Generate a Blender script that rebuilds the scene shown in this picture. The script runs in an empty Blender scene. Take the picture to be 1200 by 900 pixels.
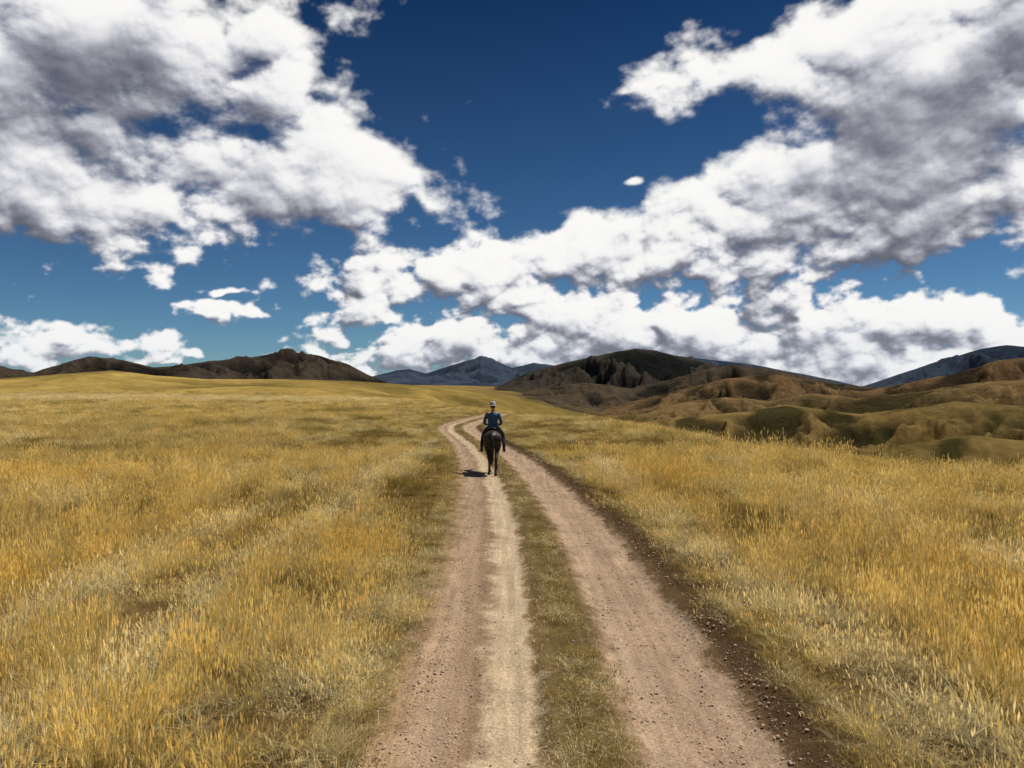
import bpy, bmesh, math, random
import numpy as np
from mathutils import Vector, Matrix
random.seed(4); rng=np.random.default_rng(7)
scene=bpy.context.scene
F=867.0; CAMH=3.0
def bear(u): return math.atan((u-600.0)/F)          # bearing of an image pixel column
def elev(u,v): return math.atan((450.0-v)/F*math.cos(bear(u)))
# ------------------------------------------------------------------ noise
def _h(ix,iy,seed):
    n=(ix.astype(np.int64)*374761393+iy.astype(np.int64)*668265263+seed*974711)&0x7fffffff
    n=((n^(n>>13))*1274126177)&0x7fffffff
    n=((n^(n>>16))*1103515245+12345)&0x7fffffff
    return (n&0xffff)/65535.0*2*math.pi
def perlin(x,y,seed=0):
    x=np.asarray(x,float);y=np.asarray(y,float)
    ix=np.floor(x);iy=np.floor(y);fx=x-ix;fy=y-iy
    u=fx*fx*fx*(fx*(fx*6-15)+10);v=fy*fy*fy*(fy*(fy*6-15)+10)
    def g(a,b):
        t=_h(ix+a,iy+b,seed);return np.cos(t)*(fx-a)+np.sin(t)*(fy-b)
    return ((g(0,0)*(1-u)+g(1,0)*u)*(1-v)+(g(0,1)*(1-u)+g(1,1)*u)*v)*1.5
_c,_s=math.cos(.65)*2.03,math.sin(.65)*2.03
def _oct(x,y,o,seed,r,fn):
    x=np.asarray(x,float);y=np.asarray(y,float)+0*x;s=0;a=1;t=0
    for i in range(o):
        s=s+a*fn(perlin(x,y,seed+i*17));t+=a;a*=r
        x,y=x*_c-y*_s+3.1,x*_s+y*_c+1.7
    return s/t
def fbm(x,y,o=4,seed=0,r=.5): return _oct(x,y,o,seed,r,lambda p:p)
def ridged(x,y,o=4,seed=0,r=.5): return _oct(x,y,o,seed,r,lambda p:1-2*np.abs(p))
def billow(x,y,o=4,seed=0,r=.5): return _oct(x,y,o,seed,r,np.abs)
def sst(a,b,x):
    t=np.clip((x-a)/(b-a),0,1);return t*t*(3-2*t)
# ------------------------------------------------------------------ road line
RY=np.array([-30,0,10,15,20,25,30,37,42,47,52,57,62,68,76,90,120.])
RX=np.array([.6,.6,.58,.5,.22,-.18,-.7,-1.6,-2.45,-3.35,-3.85,-3.7,-3.1,-2.3,-1.4,0,3.])
RW=np.array([1,1,1,1,.97,.93,.88,.8,.78,.78,.8,.85,.85,.85,.8,.8,.8])
_yy=np.linspace(-30,120,3001)
def _smooth(a,n=61):
    k=np.hanning(n);k/=k.sum();p=np.pad(a,n//2,mode='edge');return np.convolve(p,k,'valid')
_cx=_smooth(np.interp(_yy,RY,RX),81);_cw=_smooth(np.interp(_yy,RY,RW),81)
_dc=np.gradient(_cx,_yy)
def road_c(y): return np.interp(y,_yy,_cx)
def road_s(x,y):
    sl=np.interp(y,_yy,_dc)
    s=(x-road_c(y))/np.sqrt(1+sl*sl)/np.interp(y,_yy,_cw)+.6
    return np.where(y>112,50,s)
def road_prof(s):
    return np.interp(s,[-2.0,-1.7,-1.25,-1.0,-.3,0,.25,.4,.7,.95,1.15,1.6,2.1,2.3,2.55,2.95,3.3],
                       [-.05,.0,.0,-.05,-.06,-.085,-.06,.0,.015,.0,-.06,-.08,-.075,-.02,.11,.05,-.05])
# ------------------------------------------------------------------ terrain
def tab(pts):
    a=np.array([bear(p[0]) for p in pts]);v=np.array([p[1] for p in pts],float);return a,v
ED=tab([(-900,170),(0,170),(300,150),(440,125),(520,92),(600,66),(690,61),(740,48),(850,32),(1000,23.5),(1200,15.5),(1700,12)])
DV=tab([(0,1),(400,1.5),(500,5),(600,16),(700,60),(2200,60)])
# name, distance, front width, back width, gully wavelength, gully amp, crest roughness, table
RIDG=[
 ('R1',360,170,160,55,.6,1.6,[(-600,440),(-100,446),(0,444),(60,439),(130,434),(180,440),(240,445),(330,445),(420,447),(500,452.5),(560,460),(620,470),(690,485),(740,496),(800,520),(840,560)]),
 ('M5',330,90,90,36,.9,3,[(700,560),(820,545),(880,532),(950,526),(1020,530),(1080,520),(1140,512),(1200,516),(1280,508),(1500,500)]),
 ('M4',640,170,150,60,1.2,3,[(640,520),(700,500),(780,490),(850,484),(920,475),(960,478),(1010,486),(1060,479),(1120,470),(1170,473),(1200,475),(1300,462),(1600,470)]),
 ('M6',1000,230,200,85,1.5,3,[(640,510),(700,492),(740,484),(800,472),(850,465),(900,470),(950,461),(1000,467),(1060,462),(1110,453),(1160,448),(1200,446),(1300,440),(1600,450)]),
 ('M3',1600,350,300,115,1.6,3,[(600,500),(690,488),(740,473),(790,458),(850,445),(900,437),(940,443),(980,453),(1020,457),(1060,449),(1120,437),(1170,424),(1230,417),(1400,425)]),
 ('M7',2300,480,400,170,1.5,3.5,[(500,490),(560,478),(620,457),(680,449),(740,455),(790,443),(830,434),(870,429),(920,436),(970,448),(1040,457),(1100,464),(1300,470)]),
 ('M2',3300,800,700,250,1.5,3,[(500,480),(560,464),(590,451),(615,439),(640,431),(660,426),(690,420),(720,412),(745,408),(770,411),(800,418),(845,429),(868,437),(885,432),(930,439),(1000,453),(1060,461),(1150,470),(1300,470)]),
 ('M1',3500,800,700,250,1.5,3,[(-900,420),(-300,415),(-100,424),(0,429),(40,436),(70,428),(105,417),(140,422),(180,431),(230,426),(290,418),(340,411),(375,416),(410,429),(440,443),(500,470),(600,480)]),
 ('F1',9000,2800,2500,700,1.3,2.2,[(-900,440),(300,445),(430,442),(465,433),(480,432),(500,437),(530,428),(562,419),(575,421),(600,431),(625,425),(650,429),(700,422),(800,418),(850,422),(880,426),(940,438),(1010,453),(1060,436),(1110,420),(1150,408),(1180,405),(1200,407),(1280,400),(1500,416)]),
]
def terrain(x,y,full=False):
    r=np.hypot(x,y);a=np.arctan2(x,y);ca=np.clip(np.cos(a),.35,1)
    dep=np.where(np.abs(a)<1.2,r*ca,r*.36)
    edge=np.interp(a,*ED);edge=np.where(np.abs(a)>1.6,edge+(np.abs(a)-1.6)*150,edge)
    edge=edge+1.5*perlin(a*9,a*0+3.3,5)
    dv=np.interp(a,*DV)
    s=np.clip(dep-edge,0,None)
    floor=-dv*(1-np.exp(-(s/105.)**2))
    und=.10*fbm(x/14,y/14,3,3)*sst(3,12,r)+.035*fbm(x/2.5,y/2.5,3,9)
    und=und+1.2*fbm(x/120,y/120,3,31)*sst(90,260,r)
    kg=ridged(x/150,y/150,5,37,.5)
    und=und+(dv/60.)**2*sst(90,300,r)*(14*(kg-.55)*(1+r/2500.))
    H=floor+und
    zone=np.zeros_like(r);bb=np.zeros_like(r);gg=kg
    for k,(nm,rk,wf,wb,lam,amp,cr_,t) in enumerate(RIDG):
        ta,tv=tab(t)
        v=np.interp(a,ta,tv)
        v=v+cr_*fbm(a*rk/lam*.7,a*0+k*7.7,5,50+k)
        rr=rk*(1+.10*perlin(a*4,a*0+k*3.1,70+k))
        h=CAMH+(450-v)/F*rr*ca
        d=(r-rr)
        tt=np.where(d<0,-d/wf,d/wb)
        b=np.exp(-(tt*1.25)**2)
        amp_h=np.clip(h-floor,0,None)
        wx=a*rk/lam+.8*fbm(x/lam/1.6,y/lam/1.6,3,90+k)
        g=ridged(wx,r/lam/2.6,5,110+k,.48)
        slope=np.clip(4*b*(1-b),0,1)
        hk=floor+(h-floor)*b+amp*amp_h*(g-.55)*.55*(slope*.95+.05)*sst(0,.2,b)
        hk=hk+amp_h*.06*amp*fbm(x/lam*4,y/lam*4,3,150+k)*slope
        sel=(hk>H)&(b>.015)
        zone=np.where(sel,k+1,zone);bb=np.where(sel,b,bb);gg=np.where(sel,g,gg)
        H=np.where(sel,hk,H)
    sr=road_s(x,y)
    cor=sst(-1.75,-1.35,sr)*(1-sst(2.7,3.1,sr))
    H=H-.17*cor
    if full: return H,zone,bb,gg
    return H
def ground_z(x,y):
    sr=road_s(x,y);cor=sst(-1.75,-1.35,sr)*(1-sst(2.7,3.1,sr))
    return terrain(x,y)+.17*cor
# ------------------------------------------------------------------ node helper
class NT:
    def __init__(s,nt): s.nt=nt;s.n=nt.nodes;s.l=nt.links
    def add(s,t,**kw):
        n=s.n.new(t)
        for k,v in kw.items(): setattr(n,k,v)
        return n
    def put(s,sock,v):
        if isinstance(v,bpy.types.NodeSocket): s.l.new(v,sock)
        elif v is not None: sock.default_value=v
    def math(s,op,a,b=None,c=None,clamp=False):
        n=s.add('ShaderNodeMath',operation=op,use_clamp=clamp)
        s.put(n.inputs[0],a);s.put(n.inputs[1],b)
        if c is not None:s.put(n.inputs[2],c)
        return n.outputs[0]
    def vm(s,op,a,b=None,scale=None,c=None):
        n=s.add('ShaderNodeVectorMath',operation=op)
        s.put(n.inputs[0],a);s.put(n.inputs[1],b)
        if c is not None: s.put(n.inputs[2],c)
        if scale is not None:s.put(n.inputs['Scale'],scale)
        return n.outputs['Value'] if op in('LENGTH','DOT_PRODUCT','DISTANCE') else n.outputs[0]
    def noise(s,vec,scale,detail=4,rough=.5,dist=0,dim='3D'):
        n=s.add('ShaderNodeTexNoise',noise_dimensions=dim)
        s.put(n.inputs['Vector'],vec);n.inputs['Scale'].default_value=scale
        n.inputs['Detail'].default_value=detail;n.inputs['Roughness'].default_value=rough
        n.inputs['Distortion'].default_value=dist
        return n
    def mix(s,f,a,b,blend='MIX'):
        n=s.add('ShaderNodeMix',data_type='RGBA',blend_type=blend)
        s.put(n.inputs[0],f);s.put(n.inputs[6],a);s.put(n.inputs[7],b)
        return n.outputs[2]
    def mr(s,v,a,b,c=0.,d=1.,smooth=False):
        n=s.add('ShaderNodeMapRange')
        if smooth:n.interpolation_type='SMOOTHSTEP'
        s.put(n.inputs[0],v)
        for i,q in enumerate((a,b,c,d)): s.put(n.inputs[i+1],q)
        return n.outputs[0]
def C(r,g,b): return (r,g,b,1)
def newmat(name):
    m=bpy.data.materials.new(name);m.use_nodes=True;m.node_tree.nodes.clear()
    return m,NT(m.node_tree)
def simple(name,col,rough=.7,var=.25,scale=12,bump=.0,sheen=0):
    m,t=newmat(name)
    o=t.add('ShaderNodeOutputMaterial');p=t.add('ShaderNodeBsdfPrincipled')
    tc=t.add('ShaderNodeTexCoord')
    n=t.noise(tc.outputs['Object'],scale,5,.6)
    f=t.mr(n.outputs[0],.3,.7,1-var,1+var)
    c=t.vm('SCALE',tuple(col),scale=f)
    t.l.new(c,p.inputs['Base Color']);p.inputs['Roughness'].default_value=rough
    p.inputs['Specular IOR Level'].default_value=.3
    if bump:
        b=t.add('ShaderNodeBump');b.inputs['Strength'].default_value=bump;b.inputs['Distance'].default_value=.01
        t.l.new(n.outputs[0],b.inputs['Height']);t.l.new(b.outputs[0],p.inputs['Normal'])
    t.l.new(p.outputs[0],o.inputs[0]);return m
def mesh_from(name,V,Q,smooth=True):
    me=bpy.data.meshes.new(name)
    V=np.asarray(V,np.float32);Q=np.asarray(Q,np.int32)
    me.vertices.add(len(V));me.vertices.foreach_set('co',V.ravel())
    me.loops.add(Q.size);me.loops.foreach_set('vertex_index',Q.ravel())
    me.polygons.add(len(Q));me.polygons.foreach_set('loop_start',np.arange(0,Q.size,Q.shape[1],dtype=np.int32))
    me.polygons.foreach_set('loop_total',np.full(len(Q),Q.shape[1],np.int32))
    me.update(calc_edges=True)
    if smooth: me.polygons.foreach_set('use_smooth',np.ones(len(Q),bool))
    return me
def link(name,me,mat=None,parent=None):
    o=bpy.data.objects.new(name,me);scene.collection.objects.link(o)
    if mat: me.materials.append(mat)
    if parent:o.parent=parent
    return o
# ------------------------------------------------------------------ sun & sky
SUN_EL=math.radians(60);SUN_AZ=math.radians(62)
sv=Vector((math.cos(SUN_EL)*math.sin(SUN_AZ),math.cos(SUN_EL)*math.cos(SUN_AZ),math.sin(SUN_EL)))
sl=bpy.data.lights.new('sun','SUN');sl.energy=5.0;sl.angle=math.radians(.5);sl.color=(1,.96,.88)
so=bpy.data.objects.new('sun',sl);scene.collection.objects.link(so);so.rotation_euler=(-sv).to_track_quat('-Z','Y').to_euler();so.location=(30,20,60)
w=bpy.data.worlds.new('World');scene.world=w;w.use_nodes=True;w.node_tree.nodes.clear()
t=NT(w.node_tree)
out=t.add('ShaderNodeOutputWorld');bg=t.add('ShaderNodeBackground');bg.inputs[1].default_value=.1
tc=t.add('ShaderNodeTexCoord');nr=t.vm('NORMALIZE',tc.outputs['Generated'])
sp=t.add('ShaderNodeSeparateXYZ');t.l.new(nr,sp.inputs[0])
sk=t.add('ShaderNodeTexSky',sky_type='NISHITA');sk.sun_disc=False;sk.sun_elevation=SUN_EL;sk.sun_rotation=SUN_AZ
sk.altitude=1800;sk.air_density=1.0;sk.dust_density=.3;sk.ozone_density=2.5
tint=t.mix(t.mr(sp.outputs[2],0.0,.46,0,1),C(.34,.52,.64),C(.055,.165,.285))
t.l.new(t.mix(1.,sk.outputs[0],tint,'MULTIPLY'),bg.inputs[0]);t.l.new(bg.outputs[0],out.inputs[0])
w.cycles.sampling_method='MANUAL';w.cycles.sample_map_resolution=256
# cloud layer of the sky: a far dome that exists only where there is cloud
LOBES=[
 (140,90,320,185,0,1.4),(330,40,110,80,20,.9),(80,240,260,66,0,1.1),(330,215,170,60,-6,1.0),(440,190,140,64,-14,1.05),(505,225,75,38,-20,.9),(330,140,110,60,0,.9),
 (1130,100,270,175,0,1.4),(970,80,165,68,18,1.0),(830,92,120,32,14,.8),(730,122,80,26,0,.8),(960,190,195,84,10,1.0),(1140,230,240,88,0,1.2),(900,255,195,50,6,.95),(1010,285,200,42,4,.8),
 (720,290,180,52,6,1.0),(560,325,200,60,-4,1.2),(440,330,100,52,0,1.0),(650,355,160,38,-8,.9),(820,312,160,36,12,.8),
 (283,337,38,12,0,1.1),(293,371,62,19,-3,1.3),(60,410,120,34,-4,1.3),
 (702,233,22,9,0,.9),(390,408,14,10,0,.9),(210,427,22,5,0,.9),
 (900,370,70,42,0,1.3),(1000,376,76,36,0,1.3),(1080,382,86,42,0,1.3),(1160,382,86,44,0,1.3),(820,386,90,32,0,1.2),(1250,390,120,55,0,1.3),
 (680,408,230,42,0,1.5),(480,412,140,38,0,1.4),(960,415,320,48,0,1.6),(1100,430,300,44,0,1.5),
 (1240,20,220,130,0,1.2),(-120,120,250,190,0,1.0),(1420,150,220,140,0,1.0),(-200,400,160,40,0,1.),(300,-220,400,120,10,.9),(900,-330,420,130,-10,.9)]
def build_clouds():
    st=math.radians(.08);az=np.arange(math.radians(-74),math.radians(74),st);el=np.arange(math.radians(-.8),math.radians(48),st)
    U,Vv=np.meshgrid(az,el)
    hi=sst(.06,.36,Vv)
    def two(fn,fu,o,seed,r=.5,asp=1.45):
        a=fn(U*fu,Vv*fu*asp,o,seed,r);b=fn(U*fu*.42,Vv*fu*.42*asp,o,seed+500,r);return a*(1-hi)+b*hi
    w1=two(fbm,7,4,601);w2=two(fbm,7,4,631)
    f1=two(fbm,26,3,641);f2=two(fbm,26,3,651)
    pu=U+(.10+.06*hi)*w1+.018*f1;pv=Vv+(.035+.05*hi)*w2+.013*f2
    acc=np.zeros_like(U);K=8.
    for (cx,cy,rx,ry,rot,wt) in LOBES:
        a0=bear(cx);e0=elev(cx,cy);ca=math.cos(a0);ra=rx/F*ca*ca;re=ry/F*ca
        c,s=math.cos(math.radians(rot)),math.sin(math.radians(rot))
        dx=pu-a0;dy=pv-e0
        ln=np.sqrt(((dx*c+dy*s)/ra)**2+((-dx*s+dy*c)/re)**2)
        acc+=np.exp(K*np.clip(wt*(1-ln),-2,1.0))
    M=np.log(acc)/K-.13
    sd=sst(.74,.95,np.abs(U))+sst(.58,.7,Vv);M=np.maximum(M,(3.2*two(fbm,2.2,4,671)-.1)*np.clip(sd,0,1)-2*(1-np.clip(sd,0,1)))
    nl=two(fbm,13,2,701);nh=two(fbm,42,6,711,.56);bl=two(billow,17,6,731,.5,1.3)
    bs=two(billow,17,2,731,.5,1.3);st_=two(fbm,9,6,761,.6,3.4)
    base=M*.95+.75*nl
    D=base+.42*nh+1.25*(bl-.24)+.45*st_*hi
    Ds=base+1.0*(bs-.26)                       # the smooth body used for broad light and shade
    def sh(A,du,dv):
        i=int(round(dv/st));j=int(round(du/st))
        R_=np.arange(A.shape[0])+i;C_=np.arange(A.shape[1])+j
        return A[np.clip(R_,0,A.shape[0]-1)][:,np.clip(C_,0,A.shape[1]-1)]
    d=math.radians(1)
    Tn=1-np.exp(-1.3*np.clip(D,0,None));Ts=1-np.exp(-1.5*np.clip(Ds,0,None))
    rs=(Ts-sh(Ts,.5*d,1.1*d));rm=(Tn-sh(Tn,.2*d,.4*d));rf=(Tn-sh(Tn,.09*d,.17*d))
    occ=np.zeros_like(Ts)
    for k in range(1,11): occ+=sh(Ts,.25*d*k,.8*d*k)
    occ/=10
    L=.98+rs*.95+rm*.85+rf*.6-.52*sst(.12,.75,occ)-hi*.30*sst(.45,.92,Ts)+.42*nl+.12*nh+.6*(bl-.24)
    L=1-np.logaddexp(0,(1-L)*9)/9                # soft shoulder at white
    L=np.clip(np.where(L<.3,.3*np.exp(np.minimum(L-.3,0)/.3*.8),L),0,1)
    ramp=np.array([0,.15,.3,.45,.6,.75,.88,1.]);R3=[np.interp(L,ramp,c) for c in ((.10,.15,.22,.32,.48,.68,.87,.96),(.105,.155,.23,.33,.49,.685,.865,.95),(.135,.195,.28,.385,.545,.72,.87,.93))]
    col=np.stack(R3,-1)
    hz=(.18*(1-sst(0,.12,Vv)))[...,None];col=col*(1-hz)+np.array((.46,.56,.68))*hz
    alpha=sst(-.02,.34+.1*hi,D)
    ci=np.concatenate([np.arange(0,int(33/.08),5),np.arange(int(33/.08),int(115/.08)),np.arange(int(115/.08),len(az),5)])
    ri=np.concatenate([np.arange(0,int(32/.08)),np.arange(int(32/.08),len(el),5)])
    ix=np.ix_(ri,ci);U,Vv,alpha,col=U[ix],Vv[ix],alpha[ix],col[ix]
    Rd=30000.
    P=np.stack([Rd*np.cos(Vv)*np.sin(U),Rd*np.cos(Vv)*np.cos(U),CAMH+Rd*np.sin(Vv)],-1).reshape(-1,3)
    ni,nj=U.shape;I,J=np.meshgrid(np.arange(ni-1),np.arange(nj-1),indexing='ij')
    q=np.stack([I*nj+J,(I+1)*nj+J,(I+1)*nj+J+1,I*nj+J+1],-1).reshape(-1,4)
    af=alpha.ravel();keep=af[q].max(1)>.002;q=q[keep]
    used=np.zeros(len(P),bool);used[q.ravel()]=True;re_=np.cumsum(used)-1
    me=mesh_from('sky',P[used],re_[q])
    at=me.color_attributes.new('cloud','FLOAT_COLOR','POINT')
    at.data.foreach_set('color',np.concatenate([col.reshape(-1,3)[used],np.ones((used.sum(),1))],1).astype(np.float32).ravel())
    at=me.attributes.new('cover','FLOAT','POINT');at.data.foreach_set('value',af[used].astype(np.float32))
    m,t=newmat('cloud');o=t.add('ShaderNodeOutputMaterial');e=t.add('ShaderNodeEmission');tr=t.add('ShaderNodeBsdfTransparent');mx=t.add('ShaderNodeMixShader')
    a=t.add('ShaderNodeAttribute',attribute_name='cloud');b=t.add('ShaderNodeAttribute',attribute_name='cover')
    t.l.new(a.outputs['Color'],e.inputs[0]);t.l.new(b.outputs['Fac'],mx.inputs[0]);t.l.new(tr.outputs[0],mx.inputs[1]);t.l.new(e.outputs[0],mx.inputs[2]);t.l.new(mx.outputs[0],o.inputs[0])
    m.cycles.emission_sampling='NONE'
    link('sky',me,m);print('SKY verts',used.sum())
build_clouds()
# ------------------------------------------------------------------ terrain mesh
front=np.radians(np.arange(-46,46.001,.1));back=np.radians(np.arange(48,312.1,3.))
A=np.concatenate([front,back]);NA=len(A)
R=np.concatenate([[0.05],np.exp(np.linspace(math.log(1.2),math.log(60),200))[:-1],np.exp(np.linspace(math.log(60),math.log(16000),580))]);NR=len(R)
RR,AA=np.meshgrid(R,A,indexing='ij')
X=RR*np.sin(AA);Y=RR*np.cos(AA)
Hh,zone,bb,gg=terrain(X,Y,True)
zcol={0:(.36,.25,.085),1:(.40,.275,.078),2:(.25,.17,.055),3:(.27,.18,.062),4:(.28,.18,.075),5:(.26,.16,.075),6:(.115,.085,.055),7:(.072,.060,.045),8:(.075,.056,.040),9:(.065,.085,.120)}  # mountain zones: dark scrub plus painted cloud shade; farther ones bluish as painted haze
gull_scrub_shade={0:(.07,.055,.020),1:(.20,.14,.038),2:(.045,.038,.014),3:(.045,.038,.016),4:(.050,.040,.020),5:(.046,.035,.021),6:(.024,.024,.019),7:(.016,.019,.018),8:(.015,.015,.013),9:(.036,.050,.078)}  # gully colours: shrubs, with relief shade put into the colour as well
col=np.zeros(X.shape+(3,));gc_=np.zeros(X.shape+(3,))
for k in zcol: col[zone==k]=zcol[k];gc_[zone==k]=gull_scrub_shade[k]
soil=(1-sst(45,130,RR))*(zone==0);col=col*(1-soil[...,None])+np.array((.17,.11,.04))*soil[...,None]
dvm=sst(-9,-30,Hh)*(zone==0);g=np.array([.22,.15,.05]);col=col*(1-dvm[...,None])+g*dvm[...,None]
m=1-sst(.22,.60,gg);m=np.where(zone==0,m*dvm,m);m=np.where(zone==1,m*.8,m);col=col*(1-m[...,None]*.92)+gc_*m[...,None]*.92  # gully mask blends in the shrub tone and painted relief shade
pn=fbm(X/260,Y/260,4,201);pn2=fbm(X/60,Y/60,4,205)
for k,alt,sc in((0,(.08,.068,.022),.7),(1,(.22,.155,.045),.8),(2,(.080,.068,.022),.8),(3,(.082,.070,.025),.75),(4,(.095,.074,.030),.65),(5,(.085,.063,.031),.55)):
    m=(zone==k)*np.clip(sst(-.05,.35,pn+.5*pn2),0,1)*sc
    if k==0: m=m*dvm
    col=col*(1-m[...,None])+np.array(alt)*m[...,None]
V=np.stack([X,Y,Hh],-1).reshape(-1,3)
def grid_quads(i0,i1):
    I,J=np.meshgrid(np.arange(i0,i1),np.arange(NA),indexing='ij');J2=(J+1)%NA
    return np.stack([I*NA+J,I*NA+J2,(I+1)*NA+J2,(I+1)*NA+J],-1).reshape(-1,4)[:,::-1]
def ground_material():
    m,t=newmat('grassland')
    o=t.add('ShaderNodeOutputMaterial');p=t.add('ShaderNodeBsdfDiffuse');p.inputs[1].default_value=.6
    at=t.add('ShaderNodeAttribute',attribute_name='albedo_shade');geo=t.add('ShaderNodeNewGeometry')
    pos=geo.outputs['Position']
    n1=t.noise(pos,1/3.5,6,.65);n2=t.noise(pos,9,5,.7);n3=t.noise(pos,.02,8,.7)
    f=t.mr(n1.outputs[0],.3,.7,.75,1.2);f2=t.mr(n2.outputs[0],.25,.75,.6,1.35);f3=t.mr(n3.outputs[0],.3,.7,.6,1.4)
    f=t.math('MULTIPLY',f,f2);f=t.math('MULTIPLY',f,f3)
    c=t.vm('SCALE',at.outputs['Color'],scale=f)
    t.l.new(c,p.inputs[0])
    b=t.add('ShaderNodeBump');b.inputs['Strength'].default_value=.6;b.inputs['Distance'].default_value=.05
    t.l.new(n2.outputs[0],b.inputs['Height'])
    b2=t.add('ShaderNodeBump');b2.inputs['Distance'].default_value=22.
    cd=t.vm('LENGTH',pos);t.put(b2.inputs['Strength'],t.mr(cd,250,1200,0,.9))
    t.l.new(n3.outputs[0],b2.inputs['Height']);t.l.new(b.outputs[0],b2.inputs['Normal']);t.l.new(b2.outputs[0],p.inputs['Normal'])
    t.l.new(p.outputs[0],o.inputs[0]);return m
GM=ground_material()
def sub_terrain(name,r0,r1):
    i0=np.searchsorted(R,r0) if r0>0 else 0;i1=min(np.searchsorted(R,r1),NR-1)
    q=grid_quads(i0,i1)-i0*NA
    me=mesh_from(name,V[i0*NA:(i1+1)*NA],q)
    ca=me.color_attributes.new('albedo_shade','FLOAT_COLOR','POINT')  # vertex colour also carries the painted cloud shade, gully shade and haze
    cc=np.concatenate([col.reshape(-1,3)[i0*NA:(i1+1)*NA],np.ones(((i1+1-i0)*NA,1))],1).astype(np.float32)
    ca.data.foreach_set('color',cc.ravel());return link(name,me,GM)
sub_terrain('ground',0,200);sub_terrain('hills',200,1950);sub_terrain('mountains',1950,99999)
# ------------------------------------------------------------------ road mesh
ys=np.concatenate([np.arange(1,16,.045),np.arange(16,40,.1),np.arange(40,110,.2)])
ss=np.arange(-1.95,3.26,.04)
YS,SS=np.meshgrid(ys,ss,indexing='ij')
dcv=np.interp(YS,_yy,_dc);wv_=np.interp(YS,_yy,_cw)
off=(SS-.6)*wv_
nx=1/np.sqrt(1+dcv**2);ny=-dcv/np.sqrt(1+dcv**2)
XX=road_c(YS)+off*nx;YY=YS+off*ny
s2=SS+.12*fbm(XX/1.1,YY/1.6,4,301)
inside=sst(-1.5,-1.1,SS)*(1-sst(2.7,3.0,SS))
ZZ=ground_z(XX,YY)+np.where(inside>0,road_prof(s2)*inside+road_prof(SS)*(1-inside),road_prof(SS))
ZZ+=inside*(.016*fbm(XX/.35,YY/.35,4,311,.6)+.007*perlin(XX/.07,YY/.07,313)+.014*perlin(XX/.18,YY/2.2,315))
ni,nj=YS.shape
I,J=np.meshgrid(np.arange(ni-1),np.arange(nj-1),indexing='ij')
q=np.stack([I*nj+J,I*nj+J+1,(I+1)*nj+J+1,(I+1)*nj+J],-1).reshape(-1,4)
me=mesh_from('dirt_road',np.stack([XX,YY,ZZ],-1).reshape(-1,3),q)
fa=me.attributes.new('cross','FLOAT','POINT');fa.data.foreach_set('value',SS.astype(np.float32).ravel())
def road_material():
    m,t=newmat('packed_dirt')
    o=t.add('ShaderNodeOutputMaterial');p=t.add('ShaderNodeBsdfDiffuse');p.inputs[1].default_value=.7
    at=t.add('ShaderNodeAttribute',attribute_name='cross');geo=t.add('ShaderNodeNewGeometry');pos=geo.outputs['Position']
    n0=t.noise(pos,1.6,6,.65);n1=t.noise(pos,11,5,.7)
    s=t.math('ADD',at.outputs['Fac'],t.mr(n0.outputs[0],.25,.75,-.2,.2));s=t.math('ADD',s,t.mr(n1.outputs[0],.25,.75,-.10,.10))
    f=t.mr(s,-2,3.4)
    cr=t.add('ShaderNodeValToRGB');t.l.new(f,cr.inputs[0]);e=cr.color_ramp.elements
    st=[(-2,(.24,.17,.065)),(-1.3,(.24,.17,.07)),(-1.05,(.42,.28,.16)),(-.75,(.57,.40,.26)),(-.38,(.40,.265,.16)),(-.2,(.67,.51,.33)),(.18,(.70,.54,.35)),(.32,(.28,.19,.09)),(.5,(.20,.14,.055)),(.9,(.21,.145,.06)),(1.05,(.42,.28,.17)),(1.2,(.62,.445,.295)),(1.65,(.53,.365,.235)),(2.12,(.60,.425,.28)),(2.28,(.21,.13,.065)),(2.62,(.10,.062,.03)),(2.9,(.22,.15,.06))]
    while len(e)<len(st): e.new(.5)
    for i,(a,c) in enumerate(st):
        e[i].position=(a+2)/5.4;e[i].color=C(*c)
    mp=t.vm('MULTIPLY',pos,(9,.5,1));n2=t.noise(mp,1.,5,.6)
    n3=t.noise(pos,38,4,.75)
    k=t.math('MULTIPLY',t.mr(n2.outputs[0],.3,.7,.80,1.18),t.mr(n3.outputs[0],.3,.7,.62,1.34))
    k=t.math('MULTIPLY',k,t.mr(n0.outputs[0],.3,.7,.84,1.16))
    vo=t.add('ShaderNodeTexVoronoi');t.l.new(pos,vo.inputs['Vector']);vo.inputs['Scale'].default_value=34;vo.inputs['Randomness'].default_value=1
    k=t.math('MULTIPLY',k,t.mr(vo.outputs['Distance'],.1,.7,1.08,.82))
    t.l.new(t.vm('SCALE',cr.outputs[0],scale=k),p.inputs[0])
    b=t.add('ShaderNodeBump');b.inputs['Strength'].default_value=.9;b.inputs['Distance'].default_value=.02
    t.l.new(n3.outputs[0],b.inputs['Height']);t.l.new(b.outputs[0],p.inputs['Normal'])
    t.l.new(p.outputs[0],o.inputs[0]);return m
link('dirt_road',me,road_material())
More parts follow.
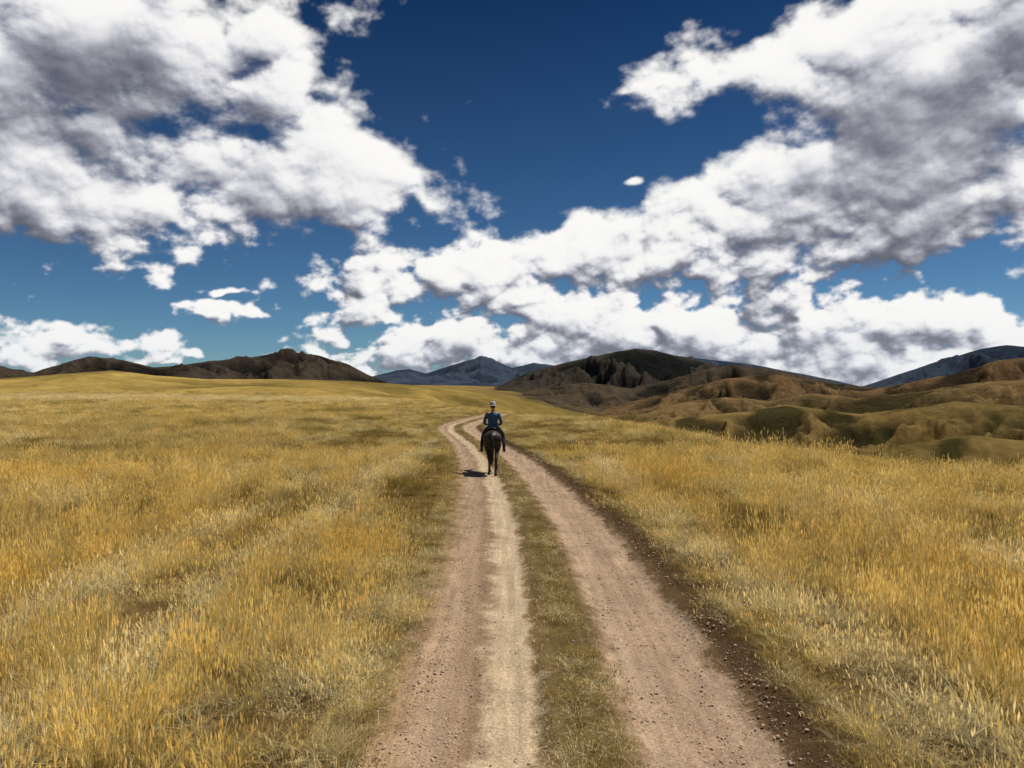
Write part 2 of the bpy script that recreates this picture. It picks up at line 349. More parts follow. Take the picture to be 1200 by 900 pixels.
# ------------------------------------------------------------------ instancing helper
def scatter(name,pts,rot,scl,idx,coll):
    me=bpy.data.meshes.new(name);n=len(pts);me.vertices.add(n);me.vertices.foreach_set('co',np.asarray(pts,np.float32).ravel())
    a=me.attributes.new('rot','FLOAT_VECTOR','POINT');a.data.foreach_set('vector',np.asarray(rot,np.float32).ravel())
    a=me.attributes.new('scl','FLOAT_VECTOR','POINT');a.data.foreach_set('vector',np.asarray(scl,np.float32).ravel())
    a=me.attributes.new('idx','INT','POINT');a.data.foreach_set('value',np.asarray(idx,np.int32))
    o=link(name,me)
    ng=bpy.data.node_groups.new(name+'_scatter','GeometryNodeTree')
    ng.interface.new_socket('Geometry',in_out='INPUT',socket_type='NodeSocketGeometry')
    ng.interface.new_socket('Geometry',in_out='OUTPUT',socket_type='NodeSocketGeometry')
    N=ng.nodes;L=ng.links
    gi=N.new('NodeGroupInput');go=N.new('NodeGroupOutput')
    m2p=N.new('GeometryNodeMeshToPoints');iop=N.new('GeometryNodeInstanceOnPoints');ci=N.new('GeometryNodeCollectionInfo')
    ci.inputs['Collection'].default_value=coll;ci.inputs['Separate Children'].default_value=True;ci.inputs['Reset Children'].default_value=True
    iop.inputs['Pick Instance'].default_value=True
    def attr(nm,ty):
        x=N.new('GeometryNodeInputNamedAttribute');x.data_type=ty;x.inputs['Name'].default_value=nm;return x.outputs['Attribute']
    e2r=N.new('FunctionNodeEulerToRotation');L.new(attr('rot','FLOAT_VECTOR'),e2r.inputs[0])
    L.new(gi.outputs[0],m2p.inputs[0]);L.new(m2p.outputs[0],iop.inputs['Points']);L.new(ci.outputs[0],iop.inputs['Instance'])
    L.new(attr('idx','INT'),iop.inputs['Instance Index']);L.new(e2r.outputs[0],iop.inputs['Rotation']);L.new(attr('scl','FLOAT_VECTOR'),iop.inputs['Scale'])
    L.new(iop.outputs[0],go.inputs[0])
    md=o.modifiers.new('scatter','NODES');md.node_group=ng;return o
# ------------------------------------------------------------------ grass
def grass_mat(name,c1,c2,c3):
    m,t=newmat(name);o=t.add('ShaderNodeOutputMaterial')
    at=t.add('ShaderNodeAttribute',attribute_name='hh');geo=t.add('ShaderNodeNewGeometry');pos=geo.outputs['Position']
    oi=t.add('ShaderNodeObjectInfo');rnd=t.add('ShaderNodeAttribute',attribute_name='rnd')
    n=t.noise(pos,.35,4,.6);n2=t.noise(pos,.07,3,.6)
    a=t.mix(t.mr(n.outputs[0],.38,.62),C(*c1),C(*c2))
    a=t.mix(t.mr(n2.outputs[0],.45,.65,0,.7),a,C(*c3))
    a=t.mix(t.math('MULTIPLY',rnd.outputs['Fac'],.6),a,C(*c2))
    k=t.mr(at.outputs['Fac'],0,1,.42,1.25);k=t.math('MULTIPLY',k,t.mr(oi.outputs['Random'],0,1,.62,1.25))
    c=t.vm('SCALE',a,scale=k)
    d=t.add('ShaderNodeBsdfDiffuse');tr=t.add('ShaderNodeBsdfTranslucent');mx=t.add('ShaderNodeMixShader');mx.inputs[0].default_value=.32
    t.l.new(c,d.inputs[0]);t.l.new(c,tr.inputs[0]);t.l.new(d.outputs[0],mx.inputs[1]);t.l.new(tr.outputs[0],mx.inputs[2]);t.l.new(mx.outputs[0],o.inputs[0]);return m
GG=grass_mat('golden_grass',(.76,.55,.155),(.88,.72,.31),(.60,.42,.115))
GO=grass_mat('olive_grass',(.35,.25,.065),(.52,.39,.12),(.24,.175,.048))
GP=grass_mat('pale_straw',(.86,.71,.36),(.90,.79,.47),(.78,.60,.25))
def tuft(name,n,rad,h0,h1,bend,w,mat,seed,heads=0.,lean=(0.0,0.0)):
    r=np.random.default_rng(seed);V=[];Q=[];hh=[];rn=[]
    for i in range(n):
        a=r.uniform(0,6.283);d=rad*r.uniform()**.75;bx,by=d*math.cos(a),d*math.sin(a)
        h=r.uniform(h0,h1);dr=a+r.normal()*1.0;bn=bend*r.uniform(.3,1.3)
        fa=r.uniform(0,6.283);sx,sy=math.cos(fa)*w/2,math.sin(fa)*w/2
        rr=r.uniform();b0=len(V);seg=4
        lx,ly=math.cos(dr)*bn*h+lean[0]*h,math.sin(dr)*bn*h+lean[1]*h
        for k in range(seg):
            t=k/(seg-1);ww=(1-t*.85)
            cx=bx+lx*t**1.8;cy=by+ly*t**1.8;cz=h*t*(1-.28*min(bn,1.5)*t)-.02*(k==0)
            V+= [(cx-sx*ww,cy-sy*ww,cz),(cx+sx*ww,cy+sy*ww,cz)];hh+=[t,t];rn+=[rr,rr]
            if k: Q.append((b0+2*k-2,b0+2*k-1,b0+2*k+1,b0+2*k))
        if r.uniform()<heads:
            L=r.uniform(.05,.09);hw=.007
            for (ex,ey) in((sx/w*2,sy/w*2),(-sy/w*2,sx/w*2)):
                b=len(V);tx,ty=lx*.25,ly*.25
                V+=[(cx,cy,cz-.01),(cx+ex*hw+tx*L,cy+ey*hw+ty*L,cz+L*.4),(cx+tx*L*3,cy+ty*L*3,cz+L),(cx-ex*hw+tx*L,cy-ey*hw+ty*L,cz+L*.4)]
                hh+=[1.]*4;rn+=[rr]*4;Q.append((b,b+1,b+2,b+3))
    me=mesh_from(name,V,Q,False);me.materials.append(mat)
    x=me.attributes.new('hh','FLOAT','POINT');x.data.foreach_set('value',np.array(hh,np.float32))
    x=me.attributes.new('rnd','FLOAT','POINT');x.data.foreach_set('value',np.array(rn,np.float32))
    return bpy.data.objects.new(name,me)
gc=bpy.data.collections.new('grass_tufts')
T=[('g00',40,.13,.18,.44,.55,.005,GG,1,.5),('g01',40,.13,.16,.38,.85,.005,GG,2,.4),('g02',26,.10,.28,.56,.40,.005,GG,3,.8),('g03',44,.15,.12,.32,1.0,.0055,GG,4,.3),
   ('g04',44,.16,.05,.16,.9,.005,GO,5,.1),('g05',40,.15,.07,.22,.8,.005,GO,6,.15),
   ('g06',44,.18,.10,.30,1.7,.0055,GP,7,.2),('g07',38,.14,.16,.36,1.2,.0055,GP,8,.4),
   ('g08',60,.34,.14,.36,.6,.013,GG,9,.3),('g09',60,.38,.08,.24,.7,.012,GO,10,.1),('g10',60,.38,.14,.30,.8,.013,GP,11,.3)]
for a in T: gc.objects.link(tuft(*a))
def field_kind(x,y):
    n=fbm(x/3.2,y/5.5,4,401);n2=fbm(x/11,y/14,3,405);n3=fbm(x/.9,y/.9,2,407)
    wob=.35*perlin(x*0+1.3,y/6,409)
    def strip(c,w): return np.exp(-(((x-c-wob)/w)**2))
    pale=.85*strip(-4.1,.38)*(y<40)+.6*strip(-5.9,.4)*(y<40)+.7*strip(3.5,.5)*(y<30)+.4*strip(8.2,.6)*(y<30)+1.1*n+.6*n3
    pale=pale+.8*sst(108,118,y)*(1-sst(140,150,y))*(1-sst(-30,-8,x))
    olive=-1.3*n+1.3*n2+.6*n3+.34*np.exp(-((x+2.6)/.8)**2)*(y<30)+.26*np.exp(-((x-7.)/1.6)**2)*(y<22)
    return pale,olive
P=[];RT=[];SC=[];ID=[]
for (r0,r1,dens,zn) in((3.2,14,40,0),(14,34,22,1),(34,80,7,2),(80,185,1.6,3)):
    ar=math.radians(96)/2*(r1**2-r0**2);n=int(ar*dens)
    r=np.sqrt(rng.uniform(r0**2,r1**2,n));a=np.radians(rng.uniform(-48,48,n));x=r*np.sin(a);y=r*np.cos(a)
    s=road_s(x,y);wN=.12*rng.normal(size=n)
    ok=((s<-1.35+wN)|(s>2.72+wN*.8))
    edge=np.interp(a,*ED);ok&=(y<edge+22)
    x,y,s,r=x[ok],y[ok],s[ok],r[ok];n=len(x)
    pale,olive=field_kind(x,y);u=rng.uniform(size=n)
    isP=(pale+ (u-.5)*.6)>.40;isO=(~isP)&((olive+(u-.5)*.6)>.24)
    near=(s>-2.1)&(s<3.1)
    isO|=(near&(u>.45)&~isP)
    if zn<2:
        k=rng.integers(0,4,n);k=np.where(isO,rng.integers(4,6,n),k);k=np.where(isP,rng.integers(6,8,n),k)
    else: k=np.where(isP,10,np.where(isO,9,8))
    cf=fbm(x/.75,y/.75,3,421)+.5*fbm(x/3,y/3,2,425)
    clump=np.clip(1.05+1.1*cf,.4,1.9)
    sc=rng.uniform(.65,1.35,n)*clump
    dR=np.minimum(np.abs(s+1.35),np.abs(s-2.72));sc*=np.interp(dR,[0,.5,1.5],[.5,.75,1])
    sc*=1-.45*sst(22,40,y)*(np.abs(x-road_c(y))<9)
    hx={0:1,1:1.2,2:1.15,3:2.0}[zn];hz_={0:1,1:1,2:1.,3:1.0}[zn]
    keep=(cf+rng.uniform(-.35,.35,n))>-.22
    z=ground_z(x,y)
    z=z+np.where((s>2.6)&(s<3.3),np.maximum(road_prof(s),0),0)
    pts=np.stack([x,y,z],-1)[keep];P.append(pts);ID.append(k[keep]);n=keep.sum()
    RT.append(np.stack([rng.normal(size=n)*.09,rng.normal(size=n)*.09,rng.uniform(0,6.283,n)],-1))
    sc=sc[keep];SC.append(np.stack([sc**.5*hx,sc**.5*hx,sc*hz_],-1))
n=4000;y=4+rng.uniform(0,1,n)**1.4*66;s=np.where(rng.uniform(size=n)<.62,rng.normal(.68,.17,n),np.where(rng.uniform(size=n)<.6,rng.normal(-1.3,.16,n),rng.normal(2.62,.12,n)))
x=road_c(y)+(s-.6)*np.interp(y,_yy,_cw);ok=(fbm(x/.6,y/.9,3,441)+rng.uniform(-.4,.4,n)>-.05)&(np.abs(s-.68)<.42)|(s<-1)|(s>2.5)
x,y,s=x[ok],y[ok],s[ok];n=len(x);P.append(np.stack([x,y,ground_z(x,y)+road_prof(s)-.005],-1));ID.append(np.where(rng.uniform(size=n)<.75,4,6))
RT.append(np.stack([np.zeros(n),np.zeros(n),rng.uniform(0,6.283,n)],-1));sc=rng.uniform(.25,.55,n);SC.append(np.stack([sc*1.3,sc*1.3,sc],-1))
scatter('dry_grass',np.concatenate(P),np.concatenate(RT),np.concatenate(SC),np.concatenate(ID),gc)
print('GRASS',sum(map(len,P)))
# ------------------------------------------------------------------ gravel
sm=simple('stone',(.42,.32,.23),.9,.35,30)
rc=bpy.data.collections.new('pebbles')
for i in range(4):
    bm=bmesh.new();bmesh.ops.create_icosphere(bm,subdivisions=2,radius=1)
    for v in bm.verts:
        k=1+.22*perlin(np.array(v.co.x*1.3+i*9),np.array(v.co.y*1.3+v.co.z),i)
        v.co=Vector((v.co.x*1.2*k,v.co.y*.95*k,v.co.z*.62*k))
    me=bpy.data.meshes.new('p%d'%i);bm.to_mesh(me);bm.free();me.materials.append(sm);rc.objects.link(bpy.data.objects.new('p%d'%i,me))
n=18000;y=3.5+rng.uniform(0,1,n)**1.6*32
band=rng.uniform(size=n)
s=np.where(band<.36,rng.normal(-.72,.24,n),np.where(band<.72,rng.normal(1.65,.33,n),np.where(band<.86,rng.normal(2.35,.12,n),rng.uniform(-1.2,2.5,n))))
x=road_c(y)+(s-.6)*np.interp(y,_yy,_cw);sz=.0035+.012*rng.uniform(size=n)**4+.002*rng.uniform(size=n)
z=ground_z(x,y)+road_prof(s)+sz*.2
scatter('road_gravel',np.stack([x,y,z],-1),np.stack([rng.normal(size=n)*.3,rng.normal(size=n)*.3,rng.uniform(0,6.28,n)],-1),np.stack([sz]*3,-1),rng.integers(0,4,n),rc)
# ------------------------------------------------------------------ figures
def crom(pts,sub=4):
    p=[np.array(q,float) for q in pts];p=[2*p[0]-p[1]]+p+[2*p[-1]-p[-2]];o=[]
    for i in range(1,len(p)-2):
        for k in range(sub):
            t=k/sub;a,b,c,d=p[i-1],p[i],p[i+1],p[i+2]
            o.append(.5*((2*b)+(c-a)*t+(2*a-5*b+4*c-d)*t*t+(3*b-a-3*c+d)*t**3))
    o.append(p[-2]);return o
def tube(bm,pts,sub=4,n=14,ref=(1,0,0)):
    """pts: (x,y,z,r_side,r_other) -> closed tapered limb"""
    P=crom(pts,sub) if sub>1 else [np.array(p,float) for p in pts];ref=np.array(ref,float);rings=[]
    for i,p in enumerate(P):
        t=P[min(i+1,len(P)-1)][:3]-P[max(i-1,0)][:3];t/=np.linalg.norm(t)+1e-9
        sd=ref-ref.dot(t)*t;sd/=np.linalg.norm(sd)+1e-9;up=np.cross(t,sd)
        r1,r2=max(p[3],.002),max(p[4],.002)
        rings.append([bm.verts.new(p[:3]+sd*r1*math.cos(2*math.pi*k/n)+up*r2*math.sin(2*math.pi*k/n)) for k in range(n)])
    for a,b in zip(rings,rings[1:]):
        for k in range(n): bm.faces.new((a[k],a[(k+1)%n],b[(k+1)%n],b[k]))
    bm.faces.new(rings[0][::-1]);bm.faces.new(rings[-1])
def ball(bm,c,r,sc=(1,1,1),sub=3):
    m=Matrix.Translation(c)@Matrix.Diagonal((r*sc[0],r*sc[1],r*sc[2],1));bmesh.ops.create_icosphere(bm,subdivisions=sub,radius=1,matrix=m)
def fin(bm,name,mats,parent,vox=None,smooth=4,pick=None):
    bmesh.ops.recalc_face_normals(bm,faces=bm.faces)
    me=bpy.data.meshes.new(name);bm.to_mesh(me);bm.free()
    o=bpy.data.objects.new(name,me);scene.collection.objects.link(o)
    if vox:
        r=o.modifiers.new('r','REMESH');r.mode='VOXEL';r.voxel_size=vox
        s=o.modifiers.new('s','SMOOTH');s.iterations=smooth;s.factor=.5
        bpy.context.view_layer.update();dg=bpy.context.evaluated_depsgraph_get()
        m2=bpy.data.meshes.new_from_object(o.evaluated_get(dg));o.modifiers.clear();o.data=m2;me=m2
    me.materials.clear()
    for m in mats: me.materials.append(m)
    for p in me.polygons:
        p.use_smooth=True
        if pick: p.material_index=pick(p.center)
    o.parent=parent;return o
HX,HY=-.66,24.9
hz0=float(ground_z(np.array([HX]),np.array([HY]))[0]-.055)
horse=bpy.data.objects.new('horse',None);scene.collection.objects.link(horse);horse.location=(HX,HY+.5,hz0)
rider=bpy.data.objects.new('rider',None);scene.collection.objects.link(rider);rider.location=(HX,HY+.5,hz0)
for e in(horse,rider): e.empty_display_size=.3
coat=simple('dark_bay_coat',(.022,.013,.009),.5,.4,6);hair=simple('black_horsehair',(.010,.009,.009),.5,.3,40)
leather=simple('saddle_leather',(.05,.024,.012),.5,.3,20,.2);hoofm=simple('hoof_horn',(.06,.05,.04),.5,.3,20);metal=simple('stirrup_steel',(.35,.35,.35),.35,.1,20)
cloth=simple('blanket_wool',(.03,.022,.025),.95,.3,30,.4)
bm=bmesh.new()
tube(bm,[(0,-.80,1.18,.08,.12),(0,-.72,1.2,.20,.22),(0,-.5,1.21,.285,.285),(0,-.25,1.18,.275,.28),(0,0,1.14,.29,.30),(0,.25,1.12,.28,.33),(0,.46,1.15,.235,.325),(0,.63,1.17,.18,.26),(0,.73,1.17,.10,.15)],n=20)
tube(bm,[(0,.45,1.20,.15,.26),(0,.66,1.34,.12,.24),(0,.84,1.52,.095,.185),(0,1.0,1.70,.078,.14),(0,1.09,1.82,.07,.10)],n=18)
tube(bm,[(0,1.03,1.88,.06,.08),(0,1.12,1.86,.085,.115),(0,1.24,1.76,.085,.125),(0,1.37,1.62,.062,.088),(0,1.48,1.50,.052,.066),(0,1.54,1.43,.045,.052)],n=18)
for sx in(-1,1):
    tube(bm,[(sx*.055,1.05,1.93,.030,.022),(sx*.065,1.045,2.0,.028,.016),(sx*.062,1.06,2.07,.006,.006)],3,10)
    ball(bm,(sx*.04,1.545,1.445),.024)
    ball(bm,(sx*.072,1.20,1.825),.022)
    ball(bm,(sx*.17,-.52,1.22),.17,(.8,1.15,1.1))
    f=.16 if sx<0 else -.13
    tube(bm,[(sx*.15,-.52,1.20,.12,.21),(sx*.17,-.46+f*.1,1.02,.135,.21),(sx*.165,-.44+f*.35,.86,.10,.155),(sx*.14,-.54+f*.55,.70,.066,.092),(sx*.12,-.655+f*.75,.555,.048,.068),(sx*.115,-.65+f*.8,.47,.038,.05),(sx*.11,-.635+f*.9,.33,.032,.038),(sx*.11,-.63+f,.19,.036,.042),(sx*.11,-.615+f,.14,.042,.048),(sx*.112,-.58+f,.085,.036,.042),(sx*.112,-.56+f,.05,.045,.05)])
    f=-.14 if sx<0 else .15
    tube(bm,[(sx*.14,.46,1.16,.10,.19),(sx*.16,.46,.98,.105,.16),(sx*.15,.43+f*.1,.84,.082,.115),(sx*.135,.44+f*.4,.66,.058,.075),(sx*.125,.455+f*.7,.48,.045,.05),(sx*.12,.45+f*.75,.43,.044,.048),(sx*.12,.45+f*.85,.30,.031,.036),(sx*.12,.45+f,.18,.035,.04),(sx*.12,.455+f,.135,.041,.045),(sx*.12,.485+f,.085,.034,.04),(sx*.12,.50+f,.05,.045,.05)])
fin(bm,'body',[coat],horse,.014,5)
bm=bmesh.new()
for sx in(-1,1):
    for (yy,f) in((-.55,.16 if sx<0 else -.13),(.51,-.14 if sx<0 else .15)):
        tube(bm,[(sx*.115,yy+f-.01,.075,.046,.052),(sx*.115,yy+f+.005,.03,.054,.062),(sx*.115,yy+f+.01,.0,.06,.068)],2,14)
fin(bm,'hooves',[hoofm],horse)
bm=bmesh.new()
for i in range(90):
    a=rng.uniform(0,6.28);d=math.sqrt(rng.uniform());L=rng.uniform(.30,.55);ox,oy=d*math.cos(a),d*math.sin(a)
    tube(bm,[(ox*.012,-.79,1.33+oy*.01,.006,.006),(ox*.035,-.88+oy*.02,1.27,.009,.009),(ox*.055,-.92+oy*.035,1.08,.010,.010),(ox*.075-.01,-.91+oy*.05,.82,.009,.009),(ox*.05-.015+rng.normal()*.01,-.88+oy*.04,L,.002,.002)],3,5)
tube(bm,[(0,-.72,1.37,.04,.04),(0,-.82,1.34,.035,.035),(0,-.89,1.24,.028,.028),(0,-.91,1.1,.012,.012)])
fin(bm,'tail',[hair],horse)
bm=bmesh.new()
for i in range(110):
    t=rng.uniform();y0=.52+.53*t;z0=1.47+.47*t**.85
    sd=-1 if rng.uniform()<.85 else 1
    L=rng.uniform(.14,.26)
    tube(bm,[(0,y0-.03,z0-.01,.007,.007),(sd*.05,y0-.035,z0,.009,.009),(sd*.10,y0-.02,z0-L*.5,.008,.008),(sd*(.115),y0+rng.normal()*.02,z0-L,.002,.002)],3,5)
for i in range(16): 
    x_=rng.normal()*.025;tube(bm,[(x_*.4,1.07,1.96,.006,.006),(x_,1.16,1.95,.008,.008),(x_*1.3,1.26,1.84,.002,.002)],3,5)
fin(bm,'mane',[hair],horse)
bm=bmesh.new();
for sx in(-1,1): ball(bm,(sx*.083,1.205,1.80),.019)
fin(bm,'eyes',[simple('dark_eye',(.008,.006,.005),.1,.1)],horse)
def sheet(bm,fn,nu,nv,th):
    top=[[bm.verts.new(fn(i/nu,j/nv,0)) for j in range(nv+1)] for i in range(nu+1)];bot=[[bm.verts.new(fn(i/nu,j/nv,th)) for j in range(nv+1)] for i in range(nu+1)]
    for i in range(nu):
        for j in range(nv):
            bm.faces.new((top[i][j],top[i+1][j],top[i+1][j+1],top[i][j+1]));bm.faces.new((bot[i][j],bot[i][j+1],bot[i+1][j+1],bot[i+1][j]))
    for i in range(nu):
        bm.faces.new((top[i][0],bot[i][0],bot[i+1][0],top[i+1][0]));bm.faces.new((top[i][nv],top[i+1][nv],bot[i+1][nv],bot[i][nv]))
    for j in range(nv):
        bm.faces.new((top[0][j],top[0][j+1],bot[0][j+1],bot[0][j]));bm.faces.new((top[nu][j],bot[nu][j],bot[nu][j+1],top[nu][j+1]))
def wrap(y0,y1,ang,gap):
    def fn(u,v,th):
        y=y0+(y1-y0)*u;a=(v*2-1)*ang;r=gap+th
        zc=np.interp(y,[-.5,-.25,0,.25,.46],[1.21,1.18,1.14,1.12,1.15]);rx=np.interp(y,[-.5,-.25,0,.25,.46],[.285,.275,.29,.28,.235])+r;rz=np.interp(y,[-.5,-.25,0,.25,.46],[.285,.28,.30,.33,.325])+r
        return (rx*math.sin(a),y,zc+rz*math.cos(a))
    return fn
bm=bmesh.new();sheet(bm,wrap(-.36,.40,1.75,.008),16,28,.018);fin(bm,'saddle_blanket',[cloth],horse)
bm=bmesh.new();sheet(bm,wrap(-.12,.34,1.55,.03),12,24,.014)
def seat(u,v,th):
    y=-.26+.60*u;a=(v*2-1);z=1.475+.10*(abs(u-.45)/.5)**2.6+ (.02 if u>.8 else 0)-.16*abs(a)**2.2+th
    return (a*(.19-.05*u),y,z)
sheet(bm,seat,14,12,.035);tube(bm,[(0,.29,1.52,.03,.03),(0,.33,1.61,.026,.026),(0,.33,1.64,.035,.02)],3,10)
fin(bm,'saddle',[leather],horse)
bm=bmesh.new()
pts=[(.30*math.sin(a),.2,1.12+.345*math.cos(a)) for a in np.linspace(1.2,2*math.pi-1.2,24)]
va=[bm.verts.new((p[0],p[1]-.045,p[2])) for p in pts];vb=[bm.verts.new((p[0],p[1]+.045,p[2])) for p in pts]
for i in range(23): bm.faces.new((va[i],va[i+1],vb[i+1],vb[i]))
fin(bm,'girth',[leather],horse)
bm=bmesh.new()
for sx in(-1,1):
    tube(bm,[(sx*.30,.12,1.25,.006,.022),(sx*.36,.16,1.0,.006,.018),(sx*.385,.20,.84,.006,.016)],3,8)
fin(bm,'stirrup_leathers',[leather],horse)
bm=bmesh.new()
for sx in(-1,1):
    c=Vector((sx*.385,.21,.765));pr=[c+Vector((.062*math.sin(a),0,.075*math.cos(a))) for a in np.linspace(0,2*math.pi,17)]
    for a,b in zip(pr,pr[1:]): tube(bm,[(a.x,a.y,a.z,.007,.018),(b.x,b.y,b.z,.007,.018)],1,8,(0,0,1) if abs((b-a).normalized().z)<.7 else (1,0,0))
fin(bm,'stirrups',[metal],horse)
bm=bmesh.new()
def loop(c,rx,rz,tilt,r=.010):
    pr=[]
    for a in np.linspace(0,2*math.pi,21): 
        v=Vector((rx*math.cos(a),0,rz*math.sin(a)));v.rotate(Matrix.Rotation(tilt,3,'X'));pr.append(Vector(c)+v)
    for a,b in zip(pr,pr[1:]): tube(bm,[(a.x,a.y,a.z,r,r),(b.x,b.y,b.z,r,r)],1,6,(.3,1,.2))
loop((0,1.37,1.62),.068,.093,.8);loop((0,1.11,1.86),.078,.125,.35)
for sx in(-1,1):
    tube(bm,[(sx*.075,1.12,1.92,.008,.010),(sx*.090,1.25,1.75,.008,.010),(sx*.066,1.40,1.58,.008,.01),(sx*.052,1.49,1.48,.008,.01)],3,6)
    tube(bm,[(sx*.055,1.48,1.475,.006,.008),(sx*.13,1.1,1.50,.006,.008),(sx*.13,.75,1.56,.006,.008),(sx*.055,.50,1.66,.006,.008)],4,6)
fin(bm,'bridle_and_reins',[leather],horse)
# rider ----------------------------------------------------------
shirt=simple('denim_shirt',(.032,.09,.18),.85,.35,14,.5);trou=simple('dark_trousers',(.018,.019,.024),.9,.3,16,.4);skin=simple('skin',(.36,.20,.13),.55,.1,10)
boot=simple('boots',(.025,.018,.014),.5,.3,12);hat=simple('felt_hat',(.42,.42,.40),.9,.1,10,.2);hatb=simple('hat_band',(.04,.036,.032),.8,.2);hairm=simple('dark_hair',(.02,.014,.01),.6,.3,60)
S=1.535
bm=bmesh.new()
tube(bm,[(0,.02,S-.05,.15,.115),(0,.02,S+.04,.178,.135),(0,.03,S+.18,.165,.12),(0,.035,S+.32,.185,.125),(0,.03,S+.43,.205,.118),(0,.03,S+.495,.17,.095),(0,.035,S+.53,.09,.07)],n=20)
tube(bm,[(0,.035,S+.50,.062,.062),(0,.045,S+.58,.054,.056),(0,.06,S+.64,.052,.056)],3)
for sx in(-1,1):
    ball(bm,(sx*.195,.03,S+.465),.068)
    tube(bm,[(sx*.16,.03,S+.47,.06,.06),(sx*.225,.03,S+.42,.058,.058),(sx*.265,.02,S+.30,.052,.054),(sx*.29,.05,S+.19,.046,.048),(sx*.25,.16,S+.135,.044,.046),(sx*.14,.33,S+.12,.035,.036),(sx*.085,.41,S+.125,.026,.028)],ref=(.3,1,.2))
    tube(bm,[(sx*.07,.0,S+.0,.11,.12),(sx*.15,.08,S-.02,.098,.105),(sx*.26,.24,S-.13,.085,.09),(sx*.34,.385,S-.27,.068,.07),(sx*.365,.36,S-.38,.062,.066),(sx*.375,.27,S-.50,.062,.068),(sx*.385,.19,S-.64,.046,.05),(sx*.388,.17,S-.70,.043,.046)],ref=(1,0,.0))
def pk(c):
    z=c.z
    if z>S+.55: return 2
    ax=abs(c.x)
    if ax>.12 and c.z<S+.02 and (ax>.2 or c.z<S-.04): return 1
    if c.z<S-.0: return 1
    return 0
fin(bm,'body',[shirt,trou,skin],rider,.010,3,pk)
bm=bmesh.new()
for sx in(-1,1):
    tube(bm,[(sx*.382,.215,S-.55,.066,.072),(sx*.386,.185,S-.66,.052,.056),(sx*.388,.17,S-.73,.046,.056),(sx*.388,.20,S-.775,.046,.05),(sx*.39,.28,S-.785,.046,.036),(sx*.392,.35,S-.785,.044,.028),(sx*.392,.39,S-.785,.03,.02)])
    tube(bm,[(sx*.388,.135,S-.80,.034,.02),(sx*.388,.17,S-.81,.036,.02)],1)
fin(bm,'boots',[boot],rider,.008,2)
hc=Vector((0,.075,S+.735))
bm=bmesh.new();ball(bm,hc+Vector((0,-.005,.02)),.098,(.80,1.0,1.0));ball(bm,hc+Vector((0,.03,-.05)),.072,(.82,.95,1.05))
tube(bm,[(0,.165,S+.75,.010,.010),(0,.183,S+.722,.014,.013),(0,.180,S+.708,.017,.012)],3,10)
tube(bm,[(-.028,.160,S+.672,.006,.006),(0,.170,S+.670,.009,.009),(.028,.160,S+.672,.006,.006)],3,8,(0,0,1))
tube(bm,[(0,.15,S+.635,.02,.016),(0,.135,S+.62,.022,.018)],2)
for sx in(-1,1):
    ball(bm,hc+Vector((sx*.078,-.005,-.01)),.030,(.35,.7,1.1));ball(bm,hc+Vector((sx*.032,.085,.028)),.016,(1.5,.6,.5))
tube(bm,[(0,.05,S+.60,.055,.056),(0,.06,S+.68,.055,.06)],1)
fin(bm,'head',[skin,hairm],rider,.005,2,lambda c:1 if (c.z>hc.z-.045 and c.y<hc.y-.005 and abs(c.x)<.088 and not(abs(c.x)>.072 and c.y>hc.y-.035)) or c.z>hc.z+.07 else 0)
bm=bmesh.new()
for sx in(-1,1): ball(bm,hc+Vector((sx*.032,.083,.012)),.0125)
fin(bm,'eyes',[simple('eye',(.12,.09,.07),.15,.1)],rider)
bm=bmesh.new()
prof=[(.0,.135),(.045,.137),(.078,.125),(.092,.09),(.100,.035),(.104,.012),(.13,.004),(.155,.0),(.165,.004),(.165,-.003),(.155,-.008),(.13,-.004),(.101,.0),(.094,.03),(.085,.08),(.0,.125)]
N_=32;rr=[]
for (r_,z_) in prof:
    ring=[]
    for k in range(N_):
        a=2*math.pi*k/N_;zz=z_
        if r_>.12: zz+=.014*(math.cos(a)**2)*((r_-.1)/.08)-.014*(math.sin(a)**2)*((r_-.1)/.08)
        if z_>.1: zz-=.018*math.exp(-(r_*math.cos(a)/.03)**2)
        ring.append(bm.verts.new((r_*math.cos(a)*.95,.072+r_*math.sin(a)*1.08,S+.795+zz)))
    rr.append(ring)
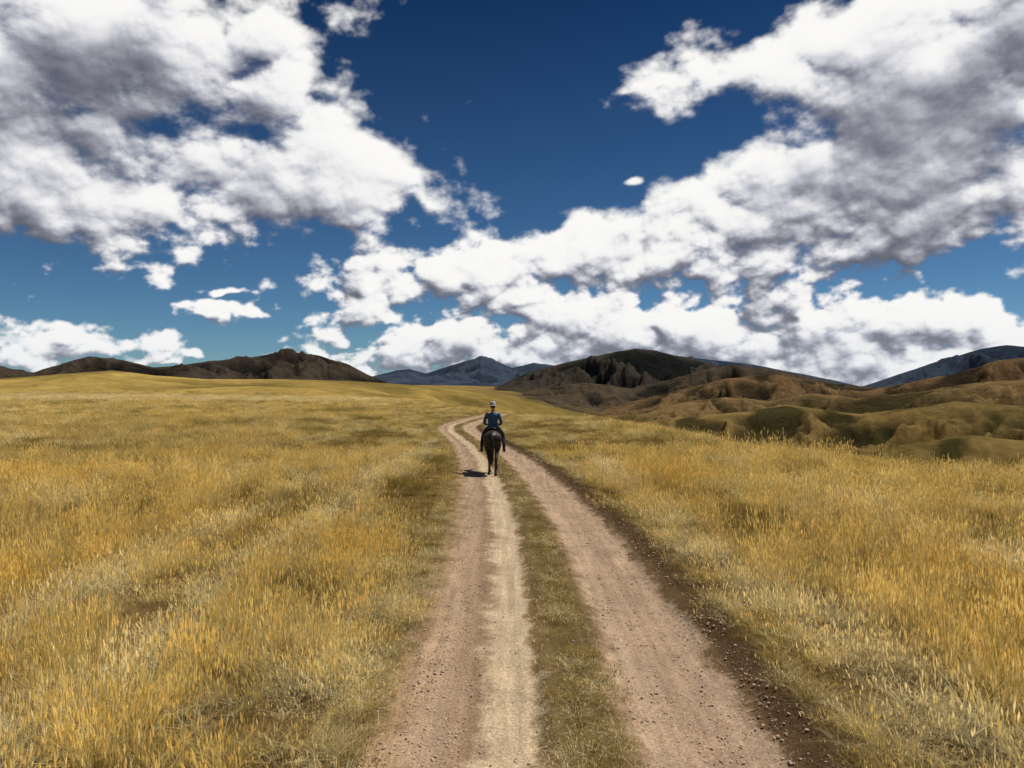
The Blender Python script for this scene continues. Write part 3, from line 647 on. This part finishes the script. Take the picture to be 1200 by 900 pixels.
for a,b in zip(rr,rr[1:]):
    for k in range(N_): bm.faces.new((a[k],a[(k+1)%N_],b[(k+1)%N_],b[k]))
bmesh.ops.remove_doubles(bm,verts=bm.verts,dist=.0005)
fin(bm,'brimmed_hat',[hat,hatb],rider,None,0,lambda c:1 if (S+.80<c.z<S+.835 and .095<math.hypot(c.x/.95,(c.y-.072)/1.08)<.108) else 0)
bm=bmesh.new()
for sx in(-1,1):
    w_=Vector((sx*.085,.41,S+.125))
    tube(bm,[(w_.x,w_.y-.03,w_.z,.022,.026),(w_.x-sx*.006,w_.y+.01,w_.z,.020,.030),(w_.x-sx*.012,w_.y+.05,w_.z,.016,.040),(w_.x-sx*.016,w_.y+.085,w_.z,.013,.038)],3,12)
    for i,(Lf,dz) in enumerate(((.9,.030),(1.,.011),(.95,-.009),(.75,-.028))):
        kx,ky,kz=w_.x-sx*.016,w_.y+.083,w_.z+dz
        tube(bm,[(kx+sx*.002,ky-.01,kz,.009,.009),(kx-sx*.003,ky+.026*Lf,kz,.0088,.0088),(kx-sx*.026*Lf,ky+.030*Lf,kz,.0082,.0082),(kx-sx*.036*Lf,ky+.008,kz,.0076,.0076),(kx-sx*.028*Lf,ky-.008,kz,.006,.006)],3,8,(0,0,1))
    tube(bm,[(w_.x-sx*.005,w_.y+.02,w_.z+.024,.012,.012),(w_.x-sx*.018,w_.y+.048,w_.z+.045,.0105,.0105),(w_.x-sx*.030,w_.y+.078,w_.z+.045,.0095,.0095),(w_.x-sx*.040,w_.y+.098,w_.z+.038,.007,.007)],3,8,(0,0,1))
fin(bm,'hands',[skin],rider,.0032,1)
# ------------------------------------------------------------------ camera
cam=bpy.data.cameras.new('camera');co=bpy.data.objects.new('camera',cam);scene.collection.objects.link(co)
cam.sensor_width=36;cam.lens=26;cam.clip_start=.1;cam.clip_end=60000
co.location=(0,0,CAMH);co.rotation_euler=(math.radians(90),0,0);scene.camera=co
scene.view_settings.view_transform='Standard';scene.view_settings.look='None';scene.view_settings.exposure=0
